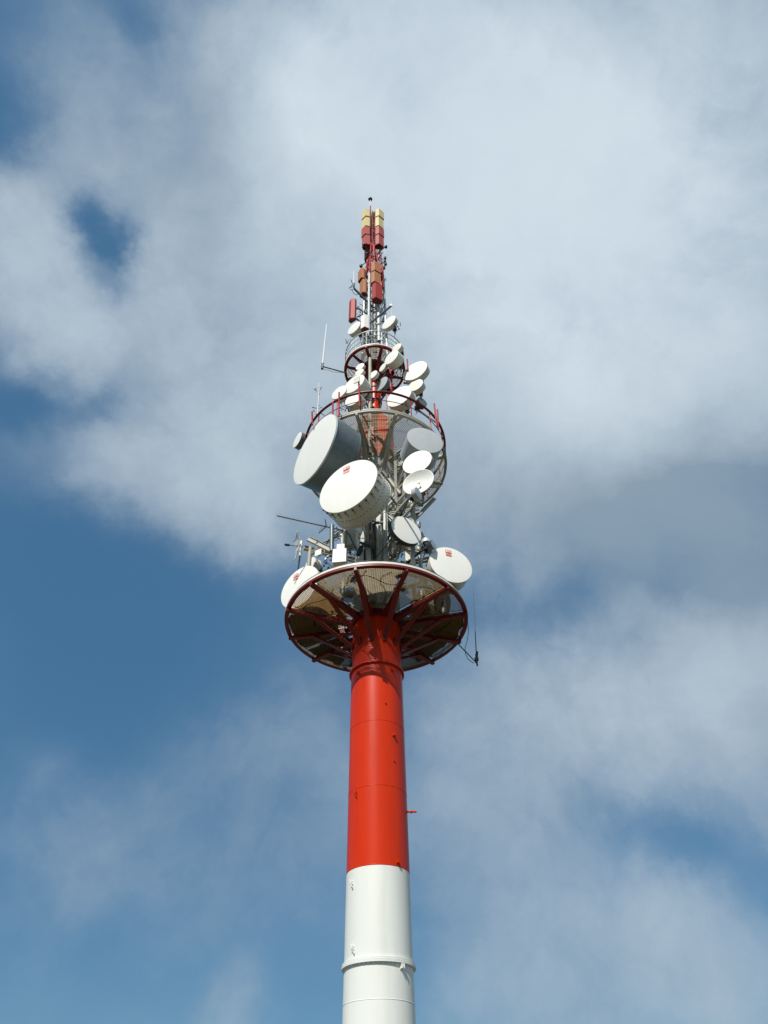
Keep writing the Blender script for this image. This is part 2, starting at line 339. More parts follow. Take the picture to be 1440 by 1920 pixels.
# ---- platforms
NB = 12
def platform(part_name, Rr, z, rs, off, m_rim, m_beam, m_fascia, m_struts, strut_r, strut_dz, beam_h, grat_pitch, rim_w=.15, comb=True, mgr='grating'):
    """ring rim (the part itself) > beam, strut, grating_panel, fascia"""
    P = MB().lathe([(Rr-rim_w, z-.10), (Rr, z-.10), (Rr, z+.07), (Rr-.012, z+.07), (Rr-.012, z-.085), (Rr-rim_w, z-.085)], 120, (AX, AY, 0), closed=True).build(part_name, m_rim, T)
    def on(mb, name, m_, i=0, smooth=False):
        a = mb.build(name, m_, P, smooth=smooth); return a
    # fascia above the red lip
    on(MB().lathe([(Rr+.003, z-.015), (Rr+.012, z-.015), (Rr+.012, z+.068), (Rr+.003, z+.068)], 120, (AX, AY, 0), closed=True), 'fascia', m_fascia, smooth=True)
    on(MB().lathe([(rs, z-.26), (rs+.05, z-.26), (rs+.05, z-.03), (rs, z-.03)], 64, (AX, AY, 0), closed=True), 'hub_ring', m_beam, smooth=True)
    # one radial beam, one strut, one panel; the other eleven share their meshes
    cpos = lambda r, dz, x=0: Vector((AX+x, AY-r, z+dz))
    b = MB(); b.beam(cpos(rs+.04, -.13-beam_h/2-.01), cpos(Rr-.01, -.085-beam_h*.32), .085, beam_h*1.25, w2=.085, h2=beam_h*.62)
    b.beam(cpos(rs+.04, -.13-beam_h*1.14), cpos(Rr-.02, -.09-beam_h*.66), .22, .012, w2=.15)
    beam0 = on(b, 'beam', m_beam); beam0.rotation_euler = (0, 0, R(off+15))
    s_ = MB(); ra, rb = strut_r*(Rr-rs)+rs, rs+.01
    s_.beam(cpos(rb, -strut_dz), cpos(ra, -.16-beam_h*.55), .19, .012); s_.beam(cpos(rb, -strut_dz+.06), cpos(ra, -.16-beam_h*.55+.05), .014, .13)
    s_.box(cpos(rs+.02, -strut_dz+.02), (.16, .03, .26)); s_.box(cpos(ra, -.15-beam_h*.5), (.15, .18, .02))
    strut0 = on(s_, 'strut', m_struts); strut0.rotation_euler = (0, 0, R(off+15))
    g = MB(); ha = R(15); ro = Rr-.02; t0_, t1_ = rs+.06, ro
    k = t0_
    while k < t1_-.02:
        hw = min(k*tan(ha)-.05, sqrt(max(0, ro*ro-k*k)))
        if hw > .04:
            vs = []
            c = Vector((AX, AY-k, z))
            g.box(c, (2*hw, .007, .034))
        k += grat_pitch
    x = 0.0; nx = int(ro*sin(ha)/grat_pitch)
    for i in range(-nx, nx+1):
        x = i*grat_pitch; a0 = max(t0_, (abs(x)+.05)/tan(ha)); a1 = sqrt(ro*ro-x*x)
        if a1-a0 > .05: g.box((AX+x, AY-(a0+a1)/2, z+.008), (.010, a1-a0, .016))
    # edge flats of the panel
    for sg in (-1, 1):
        g.beam(Vector((AX+sg*((rs+.1)*tan(ha)-.045), AY-rs-.1, z)), Vector((AX+sg*(ro*sin(ha)-.045), AY-ro*cos(ha), z)), .006, .034)
    pan0 = on(g, 'grating_panel', mgr); pan0.rotation_euler = (0, 0, R(off))
    for i in range(1, NB):
        copy_part(beam0, P, R(off+15+30*i)); copy_part(strut0, P, R(off+15+30*i)); copy_part(pan0, P, R(off+30*i))
    if comb:
        c = MB()
        n_ = int(2*pi*Rr/.055)
        for i in range(n_):
            th = i*360/n_
            if 5 < (th % 90) < 84:
                a = pol(Rr-.05, th, z+.08); c.beam(a, a+Vector((0, 0, .085)), .007, .02)
        c.lathe([(Rr-.06, z+.165), (Rr-.04, z+.165), (Rr-.04, z+.172), (Rr-.06, z+.172)], 96, (AX, AY, 0), closed=True)
        cc_ = c.build('toe_comb', 'dark', P, smooth=False); cc_['kind'] = 'stuff'
    return P
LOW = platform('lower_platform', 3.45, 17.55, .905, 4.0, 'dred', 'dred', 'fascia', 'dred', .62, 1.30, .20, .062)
MID = platform('middle_platform', 3.33, 26.4, .905, 2.0, 'beige', 'beige', 'beige', 'beige', .72, 2.1, .18, .075, rim_w=.12, comb=False)
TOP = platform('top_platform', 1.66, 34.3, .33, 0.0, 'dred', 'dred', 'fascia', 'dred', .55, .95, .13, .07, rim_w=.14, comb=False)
# some floor panels are orange brown; added dark sheets stand in for dish shadows
pans = [o for o in LOW.children if o.name.startswith('grating_panel')]
for o in pans:
    a = round(math.degrees(o.rotation_euler.z)-4) % 360
    if a in (300, 270, 60, 90):
        o.material_slots[0].link = 'OBJECT'; o.material_slots[0].material = M['grating_orange']; o['label'] = 'orange brown floor grating'
def shade_sheet(a0, a1, r0, r1, seed):
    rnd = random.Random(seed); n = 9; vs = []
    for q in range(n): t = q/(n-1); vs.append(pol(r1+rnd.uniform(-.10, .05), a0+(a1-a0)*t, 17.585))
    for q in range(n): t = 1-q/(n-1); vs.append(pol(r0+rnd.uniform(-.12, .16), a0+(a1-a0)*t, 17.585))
    k = len(vs); MB().add(vs+[v+Vector((0, 0, .012)) for v in vs], [tuple(range(k)), tuple(range(k, 2*k))]+[(i, (i+1) % k, k+(i+1) % k, k+i) for i in range(k)]).build('floor_shade_sheet', 'dark', LOW, smooth=False)
for args in ((-120, -80, 1.6, 3.32, 1), (-152, -122, 1.5, 3.3, 2), (-82, -66, 1.15, 1.6, 6), (82, 112, 1.8, 3.34, 3), (114, 150, 1.5, 3.2, 4), (58, 80, 1.5, 2.15, 5), (-178, -158, 2.2, 3.3, 7), (100, 128, .98, 1.35, 8)): shade_sheet(*args)
# radial diagonals under the lower platform floor, and cable clutter lying on it
cl = MB()
for i in range(26):
    a = random.uniform(-180, 180); r_ = random.uniform(1.2, 3.1)
    p = pol(r_, a, 17.60); cl.box(p+Vector((0, 0, .06)), (random.uniform(.1, .35), random.uniform(.08, .3), .10), Matrix.Rotation(random.uniform(0, pi), 3, 'Z'))
cl.build('junction_boxes', 'dark', LOW, smooth=False)['kind'] = 'stuff'
for k in range(9):
    a0 = random.uniform(-180, 180); pts = []
    for j in range(12): pts.append(pol(1.1+.18*j+random.uniform(-.04, .04), a0+6*sin(j*.6)*random.uniform(.6, 1.4), 17.60))
    MB().path(pts, .017, 6).build('floor_cable', 'black', LOW)
for k in range(4):
    a0 = (-20, 35, 75, -80)[k]; pts = []
    for j in range(10): pts.append(pol(2.6+.25*sin(j*.7), a0+j*5, 17.52+.02*sin(j)))
    MB().path(pts, .014, 6).build('hanging_cable', 'black', LOW)

# ---- handrails
def handrail(P, Rr, z, h, m_top, m_post, angs, r_post=.022, top_w=.10, n=120, mid=(.5,)):
    MB().lathe([(Rr-top_w/2, z+h), (Rr+top_w/2, z+h), (Rr+top_w/2, z+h+.03), (Rr-top_w/2, z+h+.03)], n, (AX, AY, 0), closed=True).build('top_rail', m_top, P)
    for f in mid:
        pr = [(Rr+.018*cos(a), z+h*f+.018*sin(a)) for a in [i*pi/3 for i in range(6)]]
        MB().lathe(pr, n, (AX, AY, 0), closed=True).build('mid_rail', m_post, P)
    src = MB().tube((AX, AY-Rr+.03, z-.05), (AX, AY-Rr+.03, z+h), r_post, 8).box((AX, AY-Rr+.03, z+.03), (.09, .09, .02)).build('rail_post', m_post, P)
    src.rotation_euler = (0, 0, R(angs[0]))
    for a in angs[1:]: copy_part(src, P, R(a))
handrail(MID, 3.33, 26.45, 1.25, 'dred', 'rail', [-170+20*i for i in range(18)], .026, .11)
handrail(TOP, 1.62, 34.35, 1.35, 'zinc', 'white', [-165+30*i for i in range(12)], .024, .05, mid=(.35, .68))
# mid-rail of the top platform is doubled by a wire guard
for a in (-50, -38, -22, 40, 58, 72): MB().tube(pol(1.6, a, 34.3), pol(1.6, a, 35.65), .012, 6).build('guard_bar', 'zinc', TOP)

# ---- grey pipe hanging in front of the middle platform and the red pipe below the top platform
def pipe(px, py0, py1, Y, r_, m_, name='riser_pipe', parent=None):
    a, b = at(px, py0, Y), at(px, py1, Y); b = Vector((a.x, a.y, b.z))
    o = MB()
    lo, hi = (a, b) if a.z < b.z else (b, a)
    o.lathe([(r_*.82, 0), (r_, 0), (r_, hi.z-lo.z), (0, hi.z-lo.z)], 16, lo)
    o.lathe([(r_*.82, .0), (r_*.82, .5), (0, .5)], 16, lo)
    return o.build(name, m_, parent or T)
pipe(693.5, 851, 672, AY-1.55, .085, 'beige')
pipe(733.5, 738, 682, AY-1.0, .085, 'rail')
pipe(735, 700, 682, AY-1.0, .13, 'rail', 'pipe_sleeve')
pipe(709.5, 560, 640, AY-.45, .10, 'zinc')

# ---- lattice mast
LM = MB().lathe([(.0, 34.36), (.75, 34.36), (.75, 34.42), (0, 34.42)], 24, (AX, AY, 0)).build('lattice_mast', 'zinc', T)
def lattice(z0, z1, s0, s1, n, m_, rl, rd, rot=20, name=('mast_leg', 'mast_brace')):
    C = lambda k, z: Vector((AX, AY, z)) + Matrix.Rotation(R(rot+90*k), 3, 'Z') @ Vector(((s0+(s1-s0)*(z-z0)/(z1-z0))/2,)*2 + (0,))
    for k in range(4):
        MB().tube(C(k, z0), C(k, z1), rl, 10).build(name[0], m_, LM)
    for j in range(n):
        za, zb = z0+(z1-z0)*j/n, z0+(z1-z0)*(j+1)/n
        for k in range(4):
            if j % 2 == k % 2: a_, b_ = C(k, za), C(k+1, zb)
            else: a_, b_ = C(k+1, za), C(k, zb)
            MB().tube(a_, b_, rd, 6).build(name[1], m_, LM)
            if j: MB().tube(C(k, za), C(k+1, za), rd*.9, 6).build(name[1], m_, LM)
lattice(34.42, 44.3, 1.12, .95, 9, 'zinc', .075, .032)
lattice(44.3, 49.2, .95, .62, 4, 'rail', .06, .03)
lattice(49.2, 55.0, .34, .30, 9, 'rail', .035, .018)
MB().tube((AX, AY, 34.42), (AX, AY, 45.5), .13, 14).build('feeder_tube', 'white', LM)
MB().tube((AX+.12, AY-.16, 34.42), (AX+.12, AY-.16, 43.0), .045, 10).build('feeder_cable', 'black', LM)
MB().tube((AX-.22, AY-.1, 34.42), (AX-.22, AY-.1, 46.0), .035, 10).build('feeder_cable', 'black', LM)
MB().tube((AX, AY, 45.5), (AX, AY, 55.2), .09, 12).build('feeder_tube', 'dred', LM)
# mast ladder rungs inside
lad = MB()
for i in range(60): z = 45.8+i*.155; lad.tube((AX-.13, AY-.17, z), (AX+.13, AY-.17, z), .012, 5)
lad.tube((AX-.13, AY-.17, 45.7), (AX-.13, AY-.17, 55.1), .02, 6).tube((AX+.13, AY-.17, 45.7), (AX+.13, AY-.17, 55.1), .02, 6)
lad.build('ladder', 'dred', LM, smooth=False)
# outriggers of the A-frame where the column widens
for sx, px, py in ((-1, 686, 502), (1, 718, 540), (-1, 684, 520)):
    MB().tube((AX, AY-.25, 49.6), at(px, py, AY-.55), .035, 8).build('mast_brace', 'rail', LM)
MB().tube(at(701, 463, AY-.3), at(702.5, 500, AY-.3), .10, 12).build('column_sleeve', 'rail', LM)
MB().tube(at(717, 500, AY-.55), at(718, 540, AY-.55), .075, 10).build('mast_leg', 'rail', LM)

# ---- steelwork round the grey shaft
def S(name, a, b, w, h, m_='grey', I=True):
    mb = MB(); (mb.ibeam(a, b, w, h) if I else mb.beam(a, b, w, h)); return mb.build(name, m_, T, smooth=False)
zf = 17.6
posts = [(-72, 2.75, 3.1), (-38, 1.9, 3.9), (-8, 1.75, 4.4), (14, 1.7, 4.6), (48, 2.3, 3.0), (80, 2.6, 2.9), (120, 2.4, 3.2), (170, 2.3, 3.4), (-130, 2.5, 3.0)]
for a, r_, h_ in posts[:1]: MB().tube(pol(r_, a, zf), pol(r_, a, zf+h_), .085, 14).build('support_post', 'beige', T)
for a, r_, h_ in posts[1:]: S('support_post', pol(r_, a, zf), pol(r_, a, zf+h_), .15, .18)
for a, r_, h_ in posts: S('radial_beam', pol(.9, a, zf+h_-.25), pol(r_+.25, a, zf+h_-.1), .14, .18, 'beige' if a in (-72, 80) else 'grey')
for (a, b) in zip(posts, posts[1:]): S('ring_beam', pol(a[1]*.98, a[0], zf+a[2]-.35), pol(b[1]*.98, b[0], zf+b[2]-.35), .10, .12)
# diagonal bracing up to the middle platform (the cone of beams behind the small dishes)
for a0, a1, z0, z1, r0, r1 in ((20, 42, 22.2, 25.7, .9, 2.6), (38, 24, 21.8, 25.4, 1.4, 2.2), (55, 60, 22.0, 25.2, .9, 2.8), (30, 70, 20.6, 23.3, 1.0, 2.7),
                               (70, 40, 21.2, 24.6, .9, 2.2), (12, 34, 24.9, 23.0, 1.3, 1.9), (85, 62, 22.9, 24.8, .9, 2.4), (-20, -44, 22.5, 25.4, .9, 2.1), (-50, -62, 22.0, 24.9, .9, 2.0),
                               (46, 80, 24.3, 24.5, 1.0, 2.9), (15, 52, 22.1, 22.2, 1.2, 2.3), (60, 25, 20.2, 21.9, 1.9, 1.3)):
    S('brace_beam', pol(r0, a0, z0), pol(r1, a1, z1), .11, .13, random.choice(['grey', 'beige', 'grey']))
S('brace_beam', at(703, 812, AY-1.9), at(745, 862, AY-1.1), .12, .14, 'beige')
S('brace_beam', at(728, 925, AY-1.7), at(765, 975, AY-1.2), .06, .07, 'dark', False)
S('brace_beam', at(744, 852, AY-1.3), at(775, 835, AY-1.1), .12, .14, 'beige')
for px0, py0, px1, py1, Y in ((722, 952, 760, 905, AY-1.3), (735, 935, 775, 880, AY-1.0), (720, 905, 758, 850, AY-1.0), (750, 900, 790, 940, AY-.9), (730, 887, 762, 881, AY-1.4), (745, 950, 778, 945, AY-1.5)):
    S('brace_beam', at(px0, py0, Y), at(px1, py1, Y+.2), .10, .12, random.choice(['grey', 'fascia', 'grey']))
# cable trays and boxed risers on the front of the grey shaft
for a, w_, z0, z1, m_ in ((-30, .16, 17.7, 21.9, 'grey'), (-16, .20, 17.7, 22.2, 'grey'), (-3, .08, 17.7, 23.4, 'dark'), (8, .22, 17.7, 22.9, 'grey'), (24, .18, 17.7, 25.9, 'grey'), (40, .2, 18.0, 25.0, 'fascia')):
    c = pol(1.0, a, (z0+z1)/2); MB().box(c, (w_, .14, z1-z0), Matrix.Rotation(R(a), 3, 'Z')).build('cable_tray', m_, T, smooth=False)
for i in range(7):
    a = random.uniform(-40, 60); MB().path([pol(1.12+.05*sin(j), a+2*sin(j*1.3), 17.8+j*.6) for j in range(8)], .02, 6).build('riser_cable', 'black', T)
# dark clamps and brackets
cb = MB()
def clutter(mb, c, s, n):
    for i in range(n):
        p = Vector(c)+Vector([random.uniform(-s, s) for _ in range(3)])
        rt = Matrix.Rotation(random.uniform(0, pi), 3, random.choice('XYZ'))
        if i % 3 == 2: q = p+Vector([random.uniform(-s, s)*1.2 for _ in range(3)]); mb.tube(p, q, .018, 6)
        else: mb.box(p, (random.uniform(.05, .16)*s*2.2, random.uniform(.04, .1)*s*2.2, random.uniform(.05, .2)*s*2), rt)
# ---- column behind the top platform: brackets
for z in (30.3, 31.3, 32.4, 33.3): ring('column_clamp', 'dark', T, .325, .37, z, z+.09, 32)

# ------------------------------------------------------------------ dishes
DISH = []
def axis_point(p, r_=None):
    z = p.z
    rr = .33 if z > 29.6 else .905
    if z > 34.4: rr = .45
    if r_ is not None: rr = r_
    v = Vector((p.x-AX, p.y-AY, 0)); v = v.normalized() if v.length > .01 else Vector((0, -1, 0))
    return Vector((AX, AY, z)) + v*rr
def dish(px, py, hx, hy, Y, side, Ld, label, mf='radome', ms='shroud', back='cone', taper=1.0, logo=None, group=None, seg=56, open_=False, mount=None, clips=0, name='microwave_dish', band=None, tilt_mount=True, size_name=None):
    c = at(px, py, Y); e = atan((c.z-CAMZ)/Y); dl = e-PITCH
    k = (hy/hx*cos(dl))**2
    s2 = (k-cos(e)**2)/(k+sin(e)**2); s2 = min(max(s2, .0), .97)
    a = side*math.asin(sqrt(s2))
    r_ = hx/cos(a)*depth_of(c)/FPX
    n_ = Vector((sin(a), -cos(a), 0)); t_ = Vector((cos(a), sin(a), 0)); zz = Vector((0, 0, 1))
    root = thing(name, label, 'dish antenna', c - n_*Ld - Vector((0, 0, r_)), group)
    fwd = n_; bk = -n_
    if open_:
        prof = [(0, r_*.34+.0)] ; prof = []
        for i in range(9):
            q = i/8; prof.append((r_*q, -.34*r_*(1-q*q)))
        MB().lathe(prof, seg, c, fwd).build('reflector', mf, root)
        MB().lathe([(r_, .0), (r_+.02, .0), (r_+.02, -.05), (r_*.98, -.05)], seg, c, fwd).build('rim_band', ms, root)
        prof = [(r_*(i/8), -.34*r_*(1-(i/8)**2)-.03) for i in range(9)]
        MB().lathe(prof, seg, c, fwd).build('rear_shell', ms, root)
        MB().tube(c+bk*.34*r_, c+bk*.05, .02, 8).lathe([(0, .05), (.07, .04), (.07, -.03), (0, -.05)], 14, c+bk*.05, fwd).build('feed_horn', ms, root)
        bd = .34*r_+.04
    else:
        # slightly domed radome
        MB().lathe([(0, .035*r_), (r_*.5, .03*r_), (r_*.85, .014*r_), (r_*.985, 0), (r_*.985, -.02)], seg, c, fwd).build('radome', mf, root)
        lw = .03+.02*r_
        MB().lathe([(r_*.985, 0.0), (r_*1.0, 0.0), (r_*1.004, -lw), (r_*.985, -lw)], seg, c, fwd, closed=True).build('rim_band', band or ms, root)
        MB().lathe([(r_*.985, -lw*.8), (r_*taper, -Ld)], seg, c, fwd).build('shroud', ms, root)
        if back == 'cone':
            rb = r_*taper; dd = .30*r_
            pr = [(rb, -Ld), (rb*1.012, -Ld), (rb*1.012, -Ld-.035)]
            for i in range(1, 7): q = i/6; pr.append((rb*(1-.72*q), -Ld-.035-dd*(1-(1-q)**2)))
            pr.append((0, -Ld-.035-dd-.01)); MB().lathe(pr, seg, c, fwd).build('rear_shell', ms, root)
            bd = Ld+.035+dd
        else: MB().lathe([(r_*taper, -Ld), (0, -Ld)], seg, c, fwd).build('rear_shell', ms, root); bd = Ld
    # clips and seams on the shroud
    if clips:
        for i in range(clips):
            th = 2*pi*i/clips; rad = t_*cos(th)+zz*sin(th)
            if abs(sin(th)) > -1:
                p0 = c + rad*(r_*1.0) + bk*(lw+.02); p1 = c + rad*(r_*(1+(taper-1)*.35)+.006) + bk*(Ld*.36)
                MB().beam(p0+rad*.012, p1+rad*.012, .012, .024, up=rad).build('radome_spring', 'rust', root, smooth=False)
                MB().box(p0+bk*.05+rad*.02, (.05, .05, .05), Matrix.Rotation(th, 3, 'Y')).build('spring_hook', 'rust', root, smooth=False)
        bt = MB()
        for i in range(clips*2):
            th = 2*pi*(i+.5)/(clips*2); rad = t_*cos(th)+zz*sin(th)
            for q in (.55, .93): bt.box(c+rad*(r_*(1+(taper-1)*q)+.008)+bk*(Ld*q), (.025, .025, .025))
        bt.build('shroud_bolts', 'rust', root, smooth=False)['kind'] = 'stuff'
    # mounting pipe, clamps and arm to the tower
    bc = c+bk*(bd+.06)
    pr_ = max(.03, min(.075, r_*.09))
    pc = bc + bk*(pr_+.06)
    hb = min(r_*1.0, 1.2)
    MB().tube(pc-zz*hb, pc+zz*hb, pr_, 12).build('mount_pipe', 'beige' if r_ > .6 else 'zinc', root)
    mb = MB(); rt = Matrix((t_, n_, zz)).transposed()
    mb.box(bc, (.28*r_+.06, .14, .36*r_+.05), rt); mb.box(pc, (pr_*2+.08, pr_*2+.06, .08), rt); mb.box(pc+zz*hb*.4, (pr_*2+.08, pr_*2+.06, .06), rt); mb.box(pc-zz*hb*.4, (pr_*2+.08, pr_*2+.06, .06), rt)
    if r_ < .8: mb.tube(bc+t_*.1, bc+t_*.1-zz*(.25*r_+.1), .05, 8)
    mb.build('mount_bracket', 'dark', root, smooth=False)
    arms = MB()
    for dz in ((-.55*hb, .55*hb) if r_ > .5 else (0,)):
        p0 = pc+zz*dz; e_ = Vector(mount) if mount is not None else axis_point(p0)
        if mount is not None: e_ = e_+zz*dz*.5
        if (e_-p0).length > .05: MB().beam(p0, e_, .05+.05*r_, .06+.05*r_).build('mount_arm', 'beige' if r_ > .5 else 'dark', root, smooth=False)
    if r_ > .5:
        e_ = axis_point(pc-zz*hb) if mount is None else Vector(mount)
        arms.tube(c+bk*Ld*.98-zz*r_*taper*.9, e_-zz*.2, .025, 8)
    if arms.v: arms.build('stay_rod', 'beige', root, smooth=False)
    # feeder cable loop
    MB().path([bc-zz*.1*r_, bc-zz*(.5*r_+.1)+t_*.1, pc-zz*(.8*r_+.15), pc-zz*(1.2*r_+.2)-t_*.05], .014 if r_ < .8 else .025, 6).build('feeder_cable', 'black', root)
    if logo:
        lx, ly, ls = logo       # centre in units of r along t_ and z, and height in m
        o = c + t_*(lx*r_) + zz*(ly*r_) + n_*(.035*r_+.008)
        s_ = ls; W = s_*.78
        root_l = MB().add([o+t_*(-W/2)+zz*(-.0), o+t_*(W/2)+zz*(-.0), o+t_*(W/2)+zz*(s_*.48), o+t_*(-W/2)+zz*(s_*.48)], [(0, 1, 2, 3)])
        # three stripes below, as printed
        for j in range(3):
            y0 = -s_*(.08+.15*j); th = s_*(.05+.02*j)
            root_l.add([o+t_*(-W/2)+zz*(y0-th), o+t_*(W/2)+zz*(y0-th), o+t_*(W/2)+zz*y0, o+t_*(-W/2)+zz*y0], [(0, 1, 2, 3)])
        lg = root_l.build('logo_print', 'print_red', root, smooth=False)
        # letters RFS
        lt = MB(); o2 = o+n_*.004; u = s_*.34; lw_ = W*.22; th = u*.2
        def stroke(x0, y0, x1, y1):
            lt.add([o2+t_*x0+zz*y0, o2+t_*x1+zz*y0, o2+t_*x1+zz*y1, o2+t_*x0+zz*y1], [(0, 1, 2, 3)])
        y0 = s_*.07
        for j, ch in enumerate('RFS'):
            x0 = -W/2+W*.09+j*W*.29; x1 = x0+lw_
            if ch in 'RF': stroke(x0, y0, x0+th, y0+u); stroke(x0+th, y0+u-th, x1, y0+u); stroke(x0+th, y0+u*.42, x1-th*.2, y0+u*.42+th)
            if ch == 'R':
                stroke(x1-th, y0+u*.42+th, x1, y0+u-th)
                lt.add([o2+t_*(x0+th*1.2)+zz*(y0+u*.42), o2+t_*(x0+th*2.4)+zz*(y0+u*.42), o2+t_*(x1)+zz*y0, o2+t_*(x1-th*1.1)+zz*y0], [(0, 1, 2, 3)])
            if ch == 'S':
                stroke(x0, y0, x1, y0+th); stroke(x0, y0+u-th, x1, y0+u); stroke(x0, y0+u*.4, x1, y0+u*.4+th); stroke(x0, y0+u*.4+th, x0+th, y0+u-th); stroke(x1-th, y0+th, x1, y0+u*.4)
        lt.build('logo_letters', 'print_white', root, smooth=False)
    DISH.append((label, round(r_, 2), round(math.degrees(a))))
    return root, c, r_, n_
g_mid = 'large drum dishes below the middle platform'
dish(589.5, 842, 45, 65.5, AY-2.35, -1, 1.30, 'largest white drum dish with dark shroud, turned to the left under the red railing', 'radome', 'dshroud', taper=.93, seg=96, band='zinc', clips=0, group=g_mid)
dish(652.3, 910.7, 55.4, 49, AY-3.75, -1, 1.02, 'big white drum dish with a red logo print and rusty springs round its shroud', 'radome', 'shroud', taper=.985, seg=96, logo=(-.05, .70, .36), clips=26, group=g_mid)
dish(797, 825, 33.9, 23.6, AY-2.95, 1, 1.0, 'grey drum dish facing right beneath the floor of the middle platform', 'radome3', 'radome3', taper=1.0, seg=72, back='cone')  # radome and shroud share one even grey
dish(782, 866, 27, 21.3, AY-3.2, -1, .12, 'flat white dish directly under the grey drum dish', 'radome', 'beige', seg=56)
dish(784, 903, 28, 22.5, AY-3.4, -1, .2, 'open bowl dish with a curved shadow in its reflector, right of the shaft', 'radome', 'fascia', seg=56, open_=True)
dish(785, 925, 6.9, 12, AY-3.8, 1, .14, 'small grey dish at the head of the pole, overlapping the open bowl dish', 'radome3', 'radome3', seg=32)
dish(762, 993.5, 28.5, 26.2, AY-2.7, 1, .14, 'white round dish low on the right above the lower platform, beside the shaft', 'radome', 'dark', seg=64)
dish(845.5, 1058.5, 40.3, 33.4, AY-2.15, 1, .55, 'white drum dish with red logo print, outside the right rim of the lower platform', 'radome', 'shroud', seg=80, logo=(-.08, .62, .30), clips=0, mount=pol(3.3, 70, 18.2), taper=.97)
dish(561.5, 1100, 37.5, 39.5, AY-1.0, -1, .5, 'white drum dish with red logo print, outside the left rim of the lower platform', 'radome', 'shroud', seg=80, logo=(-.22, .60, .30), mount=pol(3.3, -80, 18.4), taper=.97)
dish(581.5, 1058, 11, 13.5, AY-.2, -1, .28, 'small white dish half behind the drum dish at the left rim', 'radome', 'shroud', seg=40, mount=pol(3.2, -78, 18.8))
dish(557.5, 824.5, 9.7, 14.8, AY-.6, -1, .22, 'small pale dish sticking out left of the largest drum dish', 'radome', 'dshroud', seg=40, mount=pol(3.2, -75, 26.8))
# two drums standing on the far half of the lower platform, seen through its grating
def rear_drum(ang, r0, rad, face, label):
    c = pol(r0, ang, 17.75+rad); o = thing('microwave_dish', label, 'dish antenna', c-Vector((0, 0, rad)))
    n_ = Vector((sin(R(face)), -cos(R(face)), 0))
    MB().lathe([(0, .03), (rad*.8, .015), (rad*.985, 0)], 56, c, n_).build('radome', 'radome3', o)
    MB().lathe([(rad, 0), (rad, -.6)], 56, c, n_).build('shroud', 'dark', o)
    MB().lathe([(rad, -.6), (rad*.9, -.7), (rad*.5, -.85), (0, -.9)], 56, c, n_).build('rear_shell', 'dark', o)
    q = c-n_*1.05; MB().tube(Vector((q.x, q.y, 17.58)), q+Vector((0, 0, rad)), .07, 12).build('mount_pipe', 'dark', o)
    MB().box(c-n_*.95, (.4, .3, .4), Matrix.Rotation(R(face), 3, 'Z')).build('mount_bracket', 'dark', o, smooth=False)
rear_drum(-112, 2.45, .95, -120, 'dark drum dish on the far left of the lower platform, seen through its floor')
rear_drum(112, 2.55, .95, 125, 'dark drum dish on the far right of the lower platform, seen through its floor')
rear_drum(150, 2.3, .55, 160, 'smaller dark drum dish at the back of the lower platform, seen through its floor')
# above the middle railing
dish(664, 719.5, 19.7, 17.3, AY-2.0, -1, .55, 'white drum dish with a small grey panel in front, left of the slim red column', 'radome', 'shroud', seg=56, taper=.97)
dish(636, 735.5, 14.5, 12.5, AY-1.6, -1, .3, 'white dish at the left end of the row above the red railing', 'radome', 'shroud', seg=48, mount=pol(1.6, -50, 29.3))
dish(662, 748, 15.5, 12.5, AY-2.4, -1, .4, 'white drum dish partly behind the red railing, left of the column', 'radome', 'shroud', seg=48, mount=pol(1.0, -30, 28.6))
dish(748, 743, 23.2, 19.0, AY-2.2, -1, .40, 'large white dish right behind the red railing, right of the column', 'radome', 'shroud', seg=64, mount=pol(.9, 40, 28.6))
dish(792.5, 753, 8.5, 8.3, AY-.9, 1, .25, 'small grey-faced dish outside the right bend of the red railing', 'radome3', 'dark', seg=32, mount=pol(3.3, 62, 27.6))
dish(778, 695, 22.2, 17.6, AY-1.6, -1, .30, 'large white dish farthest right, level with the top platform', 'radome', 'shroud', seg=64, mount=pol(1.6, 72, 32.6))
dish(779, 722, 13.8, 11, AY-1.5, -1, .28, 'cream dish just below the large white dish farthest right', 'radome2', 'shroud', seg=48, mount=pol(1.2, 75, 30.8))
dish(675, 687, 8, 6, AY-1.5, -1, .12, 'upper of two small white dishes stacked left of the grey riser pipe', 'radome', 'shroud', seg=32)
dish(673.8, 697.5, 8, 6.2, AY-1.6, -1, .16, 'lower of two small dishes stacked left of the grey riser pipe', 'radome2', 'shroud', seg=32)
dish(699.5, 702, 7.8, 7.3, AY-1.7, -1, .14, 'small white dish in front of the red column, right of the riser pipe', 'radome', 'shroud', seg=32)
dish(717.5, 688.5, 6.5, 8, AY-1.3, -1, .12, 'small narrow dish below the drum dish on the top platform rim', 'radome', 'shroud', seg=32)
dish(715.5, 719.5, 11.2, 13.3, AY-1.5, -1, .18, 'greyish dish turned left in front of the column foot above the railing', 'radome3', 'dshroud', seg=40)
dish(734, 669.5, 13, 13.2, AY-1.9, -1, .42, 'white drum dish hung before the right rim of the top platform', 'radome', 'shroud', seg=48, mount=pol(1.6, 50, 33.4))
dish(743.5, 652, 9, 8.3, AY-1.5, -1, .2, 'cream dish peeking out above the drum dish on the top platform rim', 'radome2', 'shroud', seg=32, mount=pol(1.6, 62, 34.8))
dish(663.8, 614.5, 12.2, 11.7, AY-1.0, -1, .25, 'white dish above the top platform railing on the left', 'radome', 'shroud', seg=40, mount=pol(.7, -50, 38.4))
dish(729, 604, 12.7, 12.2, AY-1.0, -1, .22, 'white dish above the top platform railing on the right', 'radome', 'shroud', seg=40, mount=pol(.7, 40, 38.6))

